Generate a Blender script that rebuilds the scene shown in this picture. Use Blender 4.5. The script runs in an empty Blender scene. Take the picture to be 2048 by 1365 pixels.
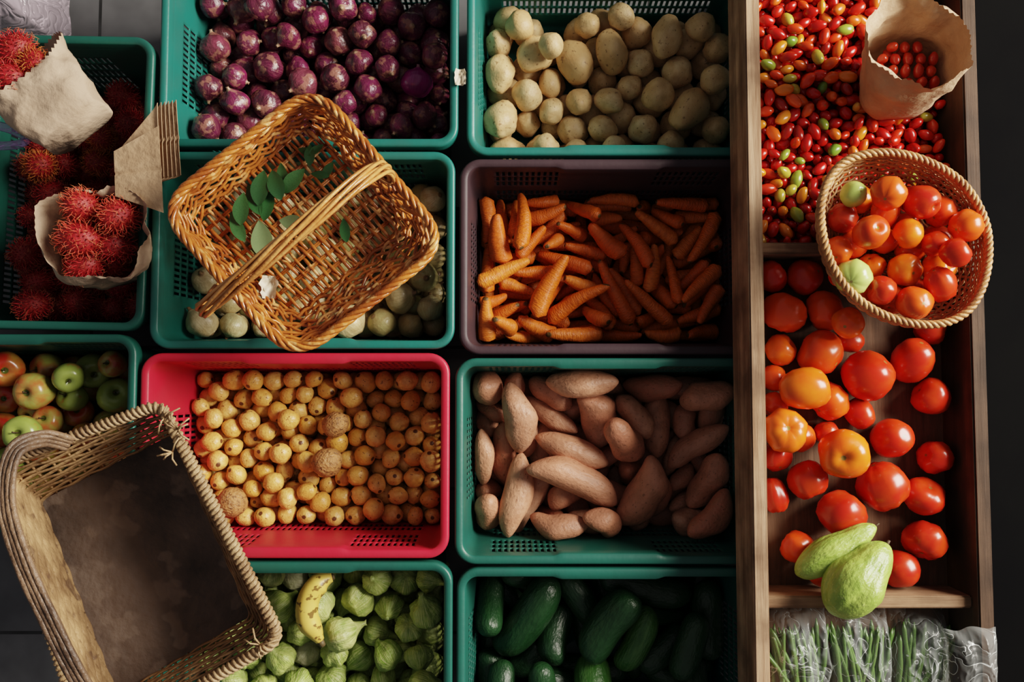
import bpy, math, random
import numpy as np
from mathutils import Vector, Matrix, noise, Quaternion
random.seed(7); rng=np.random.default_rng(7)
S=bpy.context.scene
COL=S.collection
# ---------------------------------------------------------------- camera
F=1600.0; TH=math.radians(3.0); RIM=0.28; D=1.6
CAM=np.array([0.0,-D*math.tan(TH),RIM+D])
cd=bpy.data.cameras.new("camera"); cd.sensor_width=36; cd.lens=F/2048*36; cd.clip_start=0.02
co=bpy.data.objects.new("camera",cd); COL.objects.link(co); co.location=CAM; co.rotation_euler=(TH,0,0); S.camera=co
def K(px,py):
    dx=(px-1024)/F; dy=(682.5-py)/F
    y=dy*math.cos(TH)+math.sin(TH); z=dy*math.sin(TH)-math.cos(TH)
    return np.array([dx/-z, y/-z])
def P(px,py,z):
    k=K(px,py)*(CAM[2]-z)
    return np.array([CAM[0]+k[0],CAM[1]+k[1],z])
def mm(px,z): return px*(CAM[2]-z)/F
# ---------------------------------------------------------------- node helpers
def newmat(name):
    m=bpy.data.materials.new(name); m.use_nodes=True
    nt=m.node_tree; b=nt.nodes["Principled BSDF"]
    return m,nt,b
def nd(nt,t,**kw):
    n=nt.nodes.new(t)
    for k,v in kw.items(): setattr(n,k,v)
    return n
def lk(nt,a,b): nt.links.new(a,b)
def mixc(nt,fac,a,b,bt='MIX'):
    n=nt.nodes.new('ShaderNodeMix'); n.data_type='RGBA'; n.blend_type=bt
    for i,x in ((0,fac),(6,a),(7,b)):
        if isinstance(x,(int,float)): n.inputs[i].default_value=x
        elif isinstance(x,tuple): n.inputs[i].default_value=(x[0],x[1],x[2],1)
        else: nt.links.new(x,n.inputs[i])
    return n.outputs[2]
def math_(nt,op,a,b=None,c=None,clamp=False):
    n=nt.nodes.new('ShaderNodeMath'); n.operation=op; n.use_clamp=clamp
    for i,x in enumerate((a,b,c)):
        if x is None: continue
        if isinstance(x,(int,float)): n.inputs[i].default_value=x
        else: nt.links.new(x,n.inputs[i])
    return n.outputs[0]
def mrange(nt,v,a,b,c=0.0,d=1.0):
    n=nt.nodes.new('ShaderNodeMapRange'); nt.links.new(v,n.inputs[0])
    n.inputs[1].default_value=a;n.inputs[2].default_value=b;n.inputs[3].default_value=c;n.inputs[4].default_value=d
    return n.outputs[0]
def mat(name,cols,c2=None,amt=0.6,nscale=2.5,rough=0.5,bump=0.0,bscale=8,vscale=(1,1,1),spots=None,tip=None,stripes=None,
        spec=0.5,coat=0.0,constant=False,coord='Object',radial=None):
    m,nt,b=newmat(name)
    tc=nd(nt,'ShaderNodeTexCoord'); oi=nd(nt,'ShaderNodeObjectInfo')
    sh=nd(nt,'ShaderNodeVectorMath',operation='MULTIPLY'); sh.inputs[1].default_value=vscale
    lk(nt,tc.outputs[coord],sh.inputs[0])
    ad=nd(nt,'ShaderNodeVectorMath',operation='ADD'); lk(nt,sh.outputs[0],ad.inputs[0])
    r=math_(nt,'MULTIPLY',oi.outputs['Random'],53.0)
    lk(nt,r,ad.inputs[1]); vec=ad.outputs[0]
    if len(cols)>1:
        cr=nd(nt,'ShaderNodeValToRGB'); cr.color_ramp.interpolation='CONSTANT' if constant else 'LINEAR'
        e=cr.color_ramp.elements
        while len(e)<len(cols): e.new(0.5)
        for i,c in enumerate(cols):
            e[i].position=i/(len(cols) if constant else len(cols)-1); e[i].color=(*c,1)
        lk(nt,oi.outputs['Random'],cr.inputs[0]); col=cr.outputs[0]
    else:
        rgb=nd(nt,'ShaderNodeRGB'); rgb.outputs[0].default_value=(*cols[0],1); col=rgb.outputs[0]
    n1=nd(nt,'ShaderNodeTexNoise'); n1.inputs['Scale'].default_value=nscale; n1.inputs['Detail'].default_value=5
    lk(nt,vec,n1.inputs['Vector'])
    if c2 is not None:
        col=mixc(nt,mrange(nt,n1.outputs[0],0.38,0.66,0,amt),col,c2)
    if stripes or tip:
        sp=nd(nt,'ShaderNodeSeparateXYZ'); lk(nt,tc.outputs['Object'],sp.inputs[0])
    if stripes:
        sc,k,am=stripes
        an=math_(nt,'ARCTAN2',sp.outputs[1],sp.outputs[0])
        cb=nd(nt,'ShaderNodeCombineXYZ'); lk(nt,math_(nt,'MULTIPLY',an,k),cb.inputs[0]); lk(nt,math_(nt,'MULTIPLY',sp.outputs[2],0.6),cb.inputs[1]); lk(nt,r,cb.inputs[2])
        n2=nd(nt,'ShaderNodeTexNoise'); n2.inputs['Scale'].default_value=1.6; n2.inputs['Detail'].default_value=3; lk(nt,cb.outputs[0],n2.inputs['Vector'])
        col=mixc(nt,mrange(nt,n2.outputs[0],0.45,0.62,0,am),col,sc)
    if spots:
        sc,ss,th,am=spots
        n3=nd(nt,'ShaderNodeTexNoise'); n3.inputs['Scale'].default_value=ss; n3.inputs['Detail'].default_value=2; lk(nt,vec,n3.inputs['Vector'])
        col=mixc(nt,mrange(nt,n3.outputs[0],th,th+0.06,0,am),col,sc)
    if radial:
        ln=nd(nt,'ShaderNodeVectorMath',operation='LENGTH'); lk(nt,tc.outputs['Object'],ln.inputs[0])
        col=mixc(nt,mrange(nt,ln.outputs['Value'],radial[1],radial[2],0,radial[3]),col,radial[0])
    if tip:
        rr=math_(nt,'SQRT',math_(nt,'ADD',math_(nt,'MULTIPLY',sp.outputs[0],sp.outputs[0]),math_(nt,'MULTIPLY',sp.outputs[1],sp.outputs[1])))
        z=sp.outputs[2]
        if tip[2]: z=math_(nt,'ABSOLUTE',z)
        f=math_(nt,'MULTIPLY',mrange(nt,rr,tip[1]*0.7,tip[1],1,0),mrange(nt,z,0.3,0.5))
        col=mixc(nt,f,col,tip[0])
    lk(nt,col,b.inputs['Base Color'])
    b.inputs['Roughness'].default_value=rough
    b.inputs['Specular IOR Level'].default_value=spec
    b.inputs['Coat Weight'].default_value=coat; b.inputs['Coat Roughness'].default_value=0.15
    if bump:
        n4=nd(nt,'ShaderNodeTexNoise'); n4.inputs['Scale'].default_value=bscale; n4.inputs['Detail'].default_value=4; lk(nt,vec,n4.inputs['Vector'])
        bp=nd(nt,'ShaderNodeBump'); bp.inputs['Strength'].default_value=bump; bp.inputs['Distance'].default_value=0.01
        lk(nt,n4.outputs[0],bp.inputs['Height']); lk(nt,bp.outputs[0],b.inputs['Normal'])
    return m
# ---------------------------------------------------------------- mesh helpers
class MB:
    def __init__(s): s.v=[]; s.f=[]; s.n=0
    def add(s,v,f):
        s.v.extend([tuple(x) for x in v]); s.f.extend([tuple(i+s.n for i in q) for q in f]); s.n=len(s.v)
    def mesh(s,name,m=None,smooth=True):
        me=bpy.data.meshes.new(name); me.from_pydata(s.v,[],s.f); me.update()
        if smooth: me.polygons.foreach_set('use_smooth',[True]*len(me.polygons))
        if m: me.materials.append(m)
        return me
def tube(path,r,sides=6,closed=False,ref=(0,0,1),flat=1.0,caps=True):
    p=np.asarray(path,float); n=len(p)
    if np.isscalar(r): r=np.full(n,r)
    r=np.asarray(r,float)
    if closed: t=np.roll(p,-1,0)-np.roll(p,1,0)
    else: t=np.gradient(p,axis=0)
    t/=np.linalg.norm(t,axis=1)[:,None]+1e-12
    ref=np.asarray(ref,float)
    a=np.cross(np.broadcast_to(ref,t.shape),t); a/=np.linalg.norm(a,axis=1)[:,None]+1e-9
    b=np.cross(t,a)
    ang=np.arange(sides)*2*math.pi/sides
    V=(p[:,None,:]+r[:,None,None]*(np.cos(ang)[None,:,None]*a[:,None,:]+flat*np.sin(ang)[None,:,None]*b[:,None,:])).reshape(-1,3)
    Fc=[]
    m=n if closed else n-1
    for i in range(m):
        j=(i+1)%n
        for k in range(sides):
            l=(k+1)%sides
            Fc.append((i*sides+k,i*sides+l,j*sides+l,j*sides+k))
    if not closed and caps:
        Fc.append(tuple(range(sides))[::-1]); Fc.append(tuple((n-1)*sides+k for k in range(sides)))
    return V,Fc
def catmull(pts,n,closed=False):
    p=np.asarray(pts,float); m=len(p); out=[]
    segs=m if closed else m-1
    for i in range(segs):
        if closed: a,b,c,d=p[(i-1)%m],p[i],p[(i+1)%m],p[(i+2)%m]
        else: a,b,c,d=p[max(i-1,0)],p[i],p[i+1],p[min(i+2,m-1)]
        for t in np.linspace(0,1,n,endpoint=False):
            out.append(0.5*((2*b)+(c-a)*t+(2*a-5*b+4*c-d)*t*t+(3*b-3*c+d-a)*t**3))
    if not closed: out.append(p[-1])
    return np.array(out)
def helix(path,R,strands,turns,r,sides=5,closed=False,ref=(0,0,1),mb=None,phase=0):
    p=np.asarray(path); n=len(p)
    t=(np.roll(p,-1,0)-np.roll(p,1,0)) if closed else np.gradient(p,axis=0)
    t/=np.linalg.norm(t,axis=1)[:,None]
    a=np.cross(np.broadcast_to(np.array(ref,float),t.shape),t); a/=np.linalg.norm(a,axis=1)[:,None]+1e-9
    b=np.cross(t,a)
    u=np.arange(n)/(n if closed else n-1)
    mb=mb or MB()
    for s in range(strands):
        ph=phase+2*math.pi*(s/strands+turns*u)
        q=p+R*(np.cos(ph)[:,None]*a+np.sin(ph)[:,None]*b)
        mb.add(*tube(q,r,sides,closed,ref))
    return mb
def resample(p,n,closed=False):
    p=np.asarray(p,float)
    q=np.vstack([p,p[:1]]) if closed else p
    d=np.r_[0,np.cumsum(np.linalg.norm(np.diff(q,axis=0),axis=1))]
    u=np.linspace(0,d[-1],n,endpoint=not closed)
    return np.stack([np.interp(u,d,q[:,i]) for i in range(3)],1)
def revolve(prof,nseg=16,warp=None):
    V=[];Fc=[];rings=[]
    for (r,z) in prof:
        if r<1e-6: rings.append([len(V)]); V.append((0,0,z))
        else:
            st=len(V); rings.append(list(range(st,st+nseg)))
            for k in range(nseg):
                a=2*math.pi*k/nseg; V.append((r*math.cos(a),r*math.sin(a),z))
    for a,b in zip(rings[:-1],rings[1:]):
        for k in range(nseg):
            l=(k+1)%nseg
            if len(a)==1: Fc.append((a[0],b[l],b[k]))
            elif len(b)==1: Fc.append((a[k],a[l],b[0]))
            else: Fc.append((a[k],a[l],b[l],b[k]))
    if warp: V=[warp(Vector(v)) for v in V]
    return V,Fc
def sphprof(n): return [(math.sin(math.pi*i/n) if 0<i<n else 0,-math.cos(math.pi*i/n)) for i in range(n+1)]
def link(name,data,loc=None,M=None,parent=None,label=None,category=None,group=None,kind=None,m=None):
    o=bpy.data.objects.new(name,data); COL.objects.link(o)
    if M is not None: o.matrix_world=M
    elif loc is not None: o.location=loc
    if parent is not None: o.parent=parent
    if label: o["label"]=label
    if category and parent is None: o["category"]=category
    if group: o["group"]=group
    if kind: o["kind"]=kind
    if m is not None:
        o.material_slots[0].link='OBJECT'; o.material_slots[0].material=m
    return o
# ---------------------------------------------------------------- materials
m_teal=mat("teal_plastic",[(0.014,0.15,0.125)],(0.03,0.115,0.1),0.5,14,0.42,0.05,60,coat=0.05)
m_teal2=mat("green_plastic",[(0.014,0.105,0.08)],(0.02,0.08,0.07),0.5,14,0.42,0.05,60)
m_red=mat("red_plastic",[(0.56,0.018,0.045)],(0.44,0.03,0.05),0.5,14,0.45,0.05,60)
m_plum=mat("plum_plastic",[(0.05,0.03,0.036)],(0.038,0.025,0.03),0.5,14,0.5,0.05,60,spec=0.3)
m_onion=mat("red_onion_skin",[(0.1,0.012,0.04),(0.17,0.014,0.075),(0.065,0.012,0.026),(0.22,0.018,0.085),(0.16,0.045,0.05)],(0.045,0.009,0.015),0.75,1.5,0.3,0.3,4,stripes=((0.3,0.1,0.12),11,0.28),tip=((0.36,0.22,0.14),0.22,True),coat=0.25,spots=((0.32,0.14,0.1),1.7,0.54,0.7))
m_onionb=mat("bright_onion_skin",[(0.3,0.008,0.16)],(0.16,0.01,0.09),0.6,1.5,0.2,0,5,stripes=((0.36,0.08,0.25),9,0.3),tip=((0.3,0.12,0.15),0.2,True),coat=0.5)
m_wonion=mat("white_onion_skin",[(0.7,0.58,0.36),(0.6,0.46,0.24),(0.42,0.42,0.15),(0.8,0.7,0.52)],(0.42,0.28,0.12),0.7,1.6,0.38,0.2,5,stripes=((0.4,0.28,0.12),8,0.4),tip=((0.25,0.15,0.07),0.25,True),coat=0.2)
m_potato=mat("potato_skin",[(0.74,0.5,0.25),(0.8,0.59,0.33),(0.64,0.41,0.19)],(0.54,0.32,0.14),0.7,1.8,0.48,0.15,6,spots=((0.24,0.12,0.05),5,0.64,0.7))
m_gold=mat("golden_potato_skin",[(0.82,0.45,0.1),(0.88,0.55,0.18),(0.72,0.35,0.065)],(0.6,0.28,0.06),0.65,2.2,0.32,0.25,5,spots=((0.22,0.08,0.02),3.6,0.65,0.85),tip=((0.13,0.05,0.02),0.26,True),coat=0.15)
m_goldd=mat("rough_potato_skin",[(0.45,0.22,0.08)],(0.26,0.12,0.045),0.8,2,0.5,0.5,7,spots=((0.12,0.055,0.02),4,0.58,0.8))
m_carrot=mat("carrot_skin",[(0.85,0.19,0.015),(0.75,0.14,0.012),(0.9,0.26,0.035)],(0.55,0.11,0.02),0.6,2,0.42,0.4,4,vscale=(0.6,0.6,6),tip=((0.12,0.07,0.02),0.34,True),coat=0.05)
m_sweet=mat("sweet_potato_skin",[(0.58,0.22,0.13),(0.66,0.34,0.21),(0.48,0.16,0.09),(0.58,0.31,0.2)],(0.42,0.18,0.1),0.7,1.8,0.48,0.25,5,vscale=(1,1,1.8),spots=((0.2,0.08,0.045),6,0.63,0.6))
m_cuc=mat("cucumber_skin",[(0.01,0.04,0.014),(0.014,0.05,0.016),(0.008,0.032,0.012)],(0.02,0.065,0.022),0.6,1.5,0.36,0.3,6,stripes=((0.03,0.08,0.03),3,0.25),coat=0.08)
m_cuc2=mat("light_cucumber_skin",[(0.035,0.12,0.02)],(0.08,0.2,0.045),0.6,1.5,0.34,0.3,6,stripes=((0.15,0.28,0.08),3,0.4),coat=0.1)
m_husk=mat("tomatillo_husk",[(0.3,0.4,0.07),(0.42,0.48,0.13),(0.22,0.33,0.05),(0.52,0.5,0.22)],(0.12,0.22,0.025),0.8,1.8,0.42,0.4,4,stripes=((0.66,0.66,0.32),20,0.65))
m_huskw=mat("dry_husk",[(0.6,0.56,0.36)],(0.4,0.42,0.2),0.7,2,0.55,0.4,4,stripes=((0.7,0.68,0.5),9,0.5))
m_apple=mat("apple_skin",[(0.36,0.4,0.06),(0.42,0.46,0.12),(0.4,0.38,0.09)],(0.55,0.05,0.025),0.95,1.1,0.28,0,5,stripes=((0.5,0.22,0.06),6,0.45),coat=0.2,tip=((0.1,0.12,0.02),0.22,False))
m_appleg=mat("green_apple_skin",[(0.3,0.38,0.07),(0.36,0.43,0.12)],(0.22,0.3,0.05),0.6,1.2,0.28,0,5,coat=0.2,spots=((0.45,0.2,0.06),1.2,0.6,0.6),tip=((0.1,0.12,0.02),0.22,False))
m_appler=mat("red_apple_skin",[(0.5,0.04,0.018)],(0.45,0.32,0.06),0.8,1.0,0.28,0,5,coat=0.2,tip=((0.1,0.12,0.02),0.22,False))
m_tom=mat("tomato_skin",[(0.7,0.05,0.01),(0.76,0.08,0.012),(0.6,0.035,0.009),(0.78,0.11,0.014)],(0.74,0.11,0.012),0.85,0.8,0.26,0,5,coat=0.15,spec=0.4,tip=((0.3,0.18,0.04),0.1,True))
m_tomr=mat("deep_tomato_skin",[(0.54,0.025,0.008),(0.42,0.018,0.008),(0.6,0.04,0.008)],(0.56,0.06,0.01),0.7,1,0.26,0,5,coat=0.15,spec=0.4,tip=((0.25,0.1,0.03),0.1,True))
m_tomo=mat("orange_tomato_skin",[(0.82,0.16,0.012),(0.84,0.21,0.018),(0.8,0.13,0.012)],(0.72,0.07,0.01),0.8,0.9,0.26,0,5,coat=0.15,spec=0.4,tip=((0.3,0.18,0.04),0.12,True))
m_tomg=mat("green_tomato_skin",[(0.46,0.58,0.14)],(0.56,0.6,0.2),0.6,1,0.24,0,5,coat=0.2,tip=((0.3,0.25,0.08),0.1,True))
m_cherry=mat("cherry_tomato_skin",[(0.5,0.018,0.006),(0.62,0.05,0.008),(0.4,0.01,0.006),(0.68,0.1,0.012),(0.55,0.03,0.008),(0.45,0.012,0.006),(0.72,0.22,0.02),(0.3,0.015,0.008),(0.7,0.13,0.015)],None,rough=0.26,coat=0.12,constant=True,tip=((0.3,0.15,0.03),0.16,False))
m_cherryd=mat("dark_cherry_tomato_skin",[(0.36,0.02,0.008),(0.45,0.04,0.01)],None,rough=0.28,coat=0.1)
m_cherryg=mat("unripe_cherry_skin",[(0.24,0.3,0.04),(0.45,0.36,0.05),(0.14,0.25,0.03),(0.6,0.33,0.05)],None,rough=0.26,coat=0.12,constant=True)
m_ramb=mat("rambutan_skin",[(0.34,0.014,0.02),(0.42,0.02,0.025),(0.26,0.012,0.016)],(0.24,0.02,0.01),0.6,2,0.5,0.3,7)
m_spine=mat("rambutan_spine",[(0.68,0.035,0.05),(0.6,0.035,0.04),(0.5,0.025,0.03),(0.7,0.09,0.05)],None,rough=0.4,radial=((0.68,0.34,0.13),1.05,1.22,0.6))
m_spiney=mat("yellow_rambutan_spine",[(0.68,0.25,0.05)],(0.6,0.06,0.04),0.8,1.5,0.45)
m_banana=mat("banana_skin",[(0.78,0.56,0.13)],(0.7,0.46,0.09),0.6,20,0.4,spots=((0.14,0.07,0.02),70,0.57,0.9))
m_bantip=mat("banana_tip",[(0.1,0.07,0.03)],rough=0.6)
m_chay=mat("chayote_skin",[(0.36,0.48,0.1),(0.3,0.42,0.08)],(0.2,0.32,0.05),0.75,2.5,0.38,0.4,5,spots=((0.5,0.58,0.2),12,0.62,0.5),coat=0.1)
m_bean=mat("bean_skin",[(0.06,0.135,0.028),(0.095,0.18,0.045),(0.045,0.1,0.022)],(0.13,0.21,0.06),0.5,30,0.35)
m_leaf=mat("leaf",[(0.035,0.12,0.035),(0.06,0.15,0.05),(0.03,0.09,0.035)],(0.02,0.075,0.022),0.5,30,0.35)
m_leafp=mat("pale_leaf",[(0.2,0.28,0.13)],(0.15,0.23,0.1),0.5,30,0.45)
m_wick=mat("wicker",[(0.54,0.18,0.036)],(0.28,0.068,0.014),0.95,20,0.3,0.15,120,coat=0.3,spots=((0.78,0.42,0.16),34,0.57,0.8))
m_wickh=mat("wicker_light",[(0.66,0.31,0.1)],(0.38,0.13,0.028),0.95,18,0.3,0.2,120,coat=0.3)
m_cane=mat("pale_cane",[(0.48,0.32,0.17)],(0.23,0.13,0.065),0.9,18,0.55,0.3,140)
m_splint=mat("wood_splint",[(0.42,0.26,0.13)],(0.17,0.095,0.045),0.9,16,0.6,0.4,110,spots=((0.09,0.05,0.03),24,0.6,0.7))
m_cane2=mat("tan_cane",[(0.52,0.27,0.11)],(0.3,0.13,0.05),0.9,22,0.45,0.2,120)
m_board=mat("stained_board",[(0.15,0.11,0.09)],(0.03,0.023,0.02),1.0,5,0.7,0.4,50,spots=((0.24,0.185,0.15),18,0.56,0.4))
m_hand=mat("aged_handle_wood",[(0.23,0.14,0.085)],(0.07,0.042,0.028),0.95,11,0.5,0.5,90)
m_kraft=mat("kraft_paper",[(0.44,0.285,0.17),(0.52,0.35,0.22)],(0.36,0.225,0.13),0.7,18,0.8,0.35,70)
m_kraftp=mat("pale_paper",[(0.5,0.365,0.26)],(0.4,0.28,0.19),0.7,14,0.8,0.5,40)
m_skin=mat("dry_onion_skin",[(0.75,0.66,0.5)],(0.5,0.4,0.25),0.7,60,0.5)
m_stem=mat("apple_stem",[(0.07,0.04,0.02)],rough=0.7)
def woodmat(name,c1,c2,c3,sc=(3,60,60)):
    m,nt,b=newmat(name)
    g=nd(nt,'ShaderNodeNewGeometry')
    v=nd(nt,'ShaderNodeVectorMath',operation='MULTIPLY'); v.inputs[1].default_value=sc; lk(nt,g.outputs['Position'],v.inputs[0])
    n=nd(nt,'ShaderNodeTexNoise'); n.inputs['Scale'].default_value=1; n.inputs['Detail'].default_value=8; n.inputs['Roughness'].default_value=0.7; lk(nt,v.outputs[0],n.inputs['Vector'])
    n2=nd(nt,'ShaderNodeTexNoise'); n2.inputs['Scale'].default_value=9; n2.inputs['Detail'].default_value=5; lk(nt,g.outputs['Position'],n2.inputs['Vector'])
    c=mixc(nt,mrange(nt,n.outputs[0],0.38,0.62),c1,c2); c=mixc(nt,mrange(nt,n2.outputs[0],0.42,0.66,0,0.8),c,c3)
    lk(nt,c,b.inputs['Base Color']); b.inputs['Roughness'].default_value=0.75; b.inputs['Specular IOR Level'].default_value=0.25
    bp=nd(nt,'ShaderNodeBump'); bp.inputs['Strength'].default_value=0.6; bp.inputs['Distance'].default_value=0.004; lk(nt,n.outputs[0],bp.inputs['Height']); lk(nt,bp.outputs[0],b.inputs['Normal'])
    return m
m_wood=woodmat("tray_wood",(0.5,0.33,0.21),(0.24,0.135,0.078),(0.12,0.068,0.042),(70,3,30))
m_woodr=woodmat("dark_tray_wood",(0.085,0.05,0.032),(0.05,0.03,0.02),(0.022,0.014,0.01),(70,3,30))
m_woodx=woodmat("tray_cross_wood",(0.34,0.21,0.125),(0.18,0.1,0.058),(0.09,0.05,0.03),(3,70,30))
m_woodd=woodmat("tray_base_wood",(0.17,0.095,0.058),(0.1,0.055,0.034),(0.05,0.03,0.02),(60,3,30))
m_black=mat("black_table_paint",[(0.0035,0.0035,0.004)],(0.005,0.005,0.005),0.5,6,0.95,spec=0.04)
def plastic(name,col,dens=0.3,fc=0.35):
    m,nt,b=newmat(name)
    b.inputs['Base Color'].default_value=(*col,1); b.inputs['Roughness'].default_value=0.12
    tc=nd(nt,'ShaderNodeTexCoord'); n=nd(nt,'ShaderNodeTexNoise'); n.inputs['Scale'].default_value=17; n.inputs['Detail'].default_value=1.5; n.inputs['Distortion'].default_value=1.8
    lk(nt,tc.outputs['Object'],n.inputs['Vector'])
    rg=math_(nt,'ABSOLUTE',math_(nt,'SUBTRACT',n.outputs[0],0.5))
    bp=nd(nt,'ShaderNodeBump'); bp.inputs['Strength'].default_value=0.7; bp.inputs['Distance'].default_value=0.025
    lk(nt,rg,bp.inputs['Height']); lk(nt,bp.outputs[0],b.inputs['Normal'])
    lw=nd(nt,'ShaderNodeLayerWeight'); lw.inputs[0].default_value=0.3
    a=math_(nt,'ADD',math_(nt,'MULTIPLY',lw.outputs['Facing'],fc),mrange(nt,rg,0.0,0.012,dens,dens*0.1),clamp=True)
    lk(nt,a,b.inputs['Alpha']); b.inputs['Specular IOR Level'].default_value=1.0; b.inputs['Coat Weight'].default_value=1.0; b.inputs['Coat Roughness'].default_value=0.06
    return m
m_clear=plastic("clear_plastic",(0.85,0.9,0.9),0.6,0.3)
m_lilac=plastic("lilac_plastic",(0.42,0.28,0.6),3.0,0.8)
m_pinkp=plastic("pink_plastic",(0.6,0.5,0.58),3.0,0.8)
# ---------------------------------------------------------------- floor
m_floor,nt,b=newmat("dark_floor_tile")
g=nd(nt,'ShaderNodeNewGeometry'); br=nd(nt,'ShaderNodeTexBrick'); br.offset=0; br.inputs['Scale'].default_value=1; br.inputs['Brick Width'].default_value=0.33; br.inputs['Row Height'].default_value=0.33
br.inputs['Mortar Size'].default_value=0.004; br.inputs['Color1'].default_value=(0.15,0.15,0.155,1); br.inputs['Color2'].default_value=(0.17,0.17,0.175,1); br.inputs['Mortar'].default_value=(0.03,0.03,0.03,1)
lk(nt,g.outputs['Position'],br.inputs['Vector'])
n=nd(nt,'ShaderNodeTexNoise'); n.inputs['Scale'].default_value=14; lk(nt,g.outputs['Position'],n.inputs['Vector'])
lk(nt,mixc(nt,mrange(nt,n.outputs[0],0.4,0.7,0,0.5),br.outputs[0],(0.09,0.09,0.093)),b.inputs['Base Color']); b.inputs['Roughness'].default_value=0.6; b.inputs['Specular IOR Level'].default_value=0.3
mb=MB(); mb.add([(-3,-3,0),(3,-3,0),(3,3,0),(-3,3,0)],[(0,1,2,3)])
link("floor",mb.mesh("floor",m_floor,False),kind="structure",label="dark grey tiled floor under the crates",category="floor")
# ---------------------------------------------------------------- crates
def crate(rect,m,label,rot=0.0,dz=0.0):
    x0,y0,x1,y1=rect; z=RIM+dz
    a=P(x0,(y0+y1)/2,z); bb=P(x1,(y0+y1)/2,z); c=P((x0+x1)/2,y0,z); d=P((x0+x1)/2,y1,z)
    hx=(bb[0]-a[0])/2-0.0015; hy=(c[1]-d[1])/2-0.0015; cx=(a[0]+bb[0])/2; cy=(c[1]+d[1])/2
    rc=0.042; core=[];nor=[];side=[];par=[]
    pitch=0.0062
    def seg(p,q,nrm,s):
        L=math.dist(p,q); k=max(2,int(round(L/pitch)))
        for i in range(k):
            t=i/k; core.append((p[0]+(q[0]-p[0])*t,p[1]+(q[1]-p[1])*t)); nor.append(nrm); side.append(s); par.append((t-0.5)*L)
    def arc(c,a0):
        for i in range(8):
            an=a0+math.pi/2*i/8; core.append(c); nor.append((math.cos(an),math.sin(an))); side.append(-1); par.append(0)
    X=hx-rc;Y=hy-rc
    seg((X,-Y),(X,Y),(1,0),1); arc((X,Y),0); seg((X,Y),(-X,Y),(0,1),0); arc((-X,Y),math.pi/2)
    seg((-X,Y),(-X,-Y),(-1,0),1); arc((-X,-Y),math.pi); seg((-X,-Y),(X,-Y),(0,-1),0); arc((X,-Y),1.5*math.pi)
    N=len(core); core=np.array(core);nor=np.array(nor)
    long_is0=hx>=hy
    if not long_is0: side=[{0:1,1:0,-1:-1}[s] for s in side]
    zs=[0.003,0.02,0.05,0.064,0.07,0.094,0.1,0.124,0.13,0.154,0.16,0.184,0.19,0.214,0.22,0.244,0.25,0.272]
    V=[];Fc=[]
    for zz in zs:
        ins=0.016+0.022*(1-zz/0.272)
        pt=core+nor*(rc-ins)
        V+= [(p[0],p[1],zz+dz) for p in pt]
    def slot(i,l):
        if side[i]==-1: return False
        z0,z1=zs[l],zs[l+1]
        if z1-z0<0.02: return False
        u=abs(par[i])
        if i%2: return False
        if side[i]==0:
            if 0.1<u<0.235 and 0.15<z0<0.24: return True
            if u<0.235 and 0.06<z0<0.12: return True
        else:
            if u<0.085 and 0.06<z0<0.2: return True
        return False
    for l in range(len(zs)-1):
        for i in range(N):
            j=(i+1)%N
            if slot(i,l): continue
            Fc.append((l*N+i,l*N+j,(l+1)*N+j,(l+1)*N+i))
    Fc.append(tuple(range(N))[::-1])
    mb=MB(); mb.add(V,Fc); o=link("plastic_crate",mb.mesh("plastic_crate",m),label=label,category="crate")
    o.location=(cx,cy,0); o.rotation_euler=(0,0,rot)
    s=o.modifiers.new("t","SOLIDIFY"); s.thickness=0.003; s.offset=1
    V=[];Fc=[]
    prof=[(0.0175,0.250),(0.0172,0.276),(0.0155,0.2795),(0.0045,0.2805),(0.001,0.2785),(0.0,0.274),(0.0005,0.252)]
    for (ins,zz) in prof:
        for i in range(N):
            e=0
            if side[i]==0: e=0.005*max(0,min(1,(0.11-abs(par[i]))/0.015))
            q=core[i]+nor[i]*(rc-(ins+(e if ins>0.01 else 0)))
            V.append((q[0],q[1],zz+dz))
    for l in range(len(prof)-1):
        for i in range(N):
            j=(i+1)%N; Fc.append((l*N+i,l*N+j,(l+1)*N+j,(l+1)*N+i))
    mb=MB(); mb.add(V,Fc); r=link("rim",mb.mesh("crate_rim",m),parent=o)
    return dict(cx=cx,cy=cy,hx=hx,hy=hy)
C={}
C['ramb']=crate((-110,68,299,661),m_teal2,"dark green plastic crate holding rambutans and paper bags",rot=-0.018)
C['onion']=crate((318,-106,918,295),m_teal,"teal green slotted plastic crate filled with red onions")
C['potato']=crate((932,-98,1535,312),m_teal,"teal green slotted plastic crate filled with beige potatoes")
C['white']=crate((300,301,911,700),m_teal,"teal green plastic crate of white onions under the wicker basket")
C['carrot']=crate((917,316,1526,711),m_plum,"dark plum brown plastic crate filled with carrots")
C['apple']=crate((-325,667,270,1068),m_teal2,"green plastic crate filled with apples")
C['red']=crate((275,705,900,1120),m_red,"bright red plastic crate filled with small golden potatoes")
C['sweet']=crate((908,715,1526,1132),m_teal2,"green plastic crate filled with sweet potatoes")
C['tomat']=crate((287,1124,906,1540),m_teal2,"green plastic crate filled with husked tomatillos")
C['cuc']=crate((911,1136,1528,1550),m_teal2,"green plastic crate filled with dark cucumbers")
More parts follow.
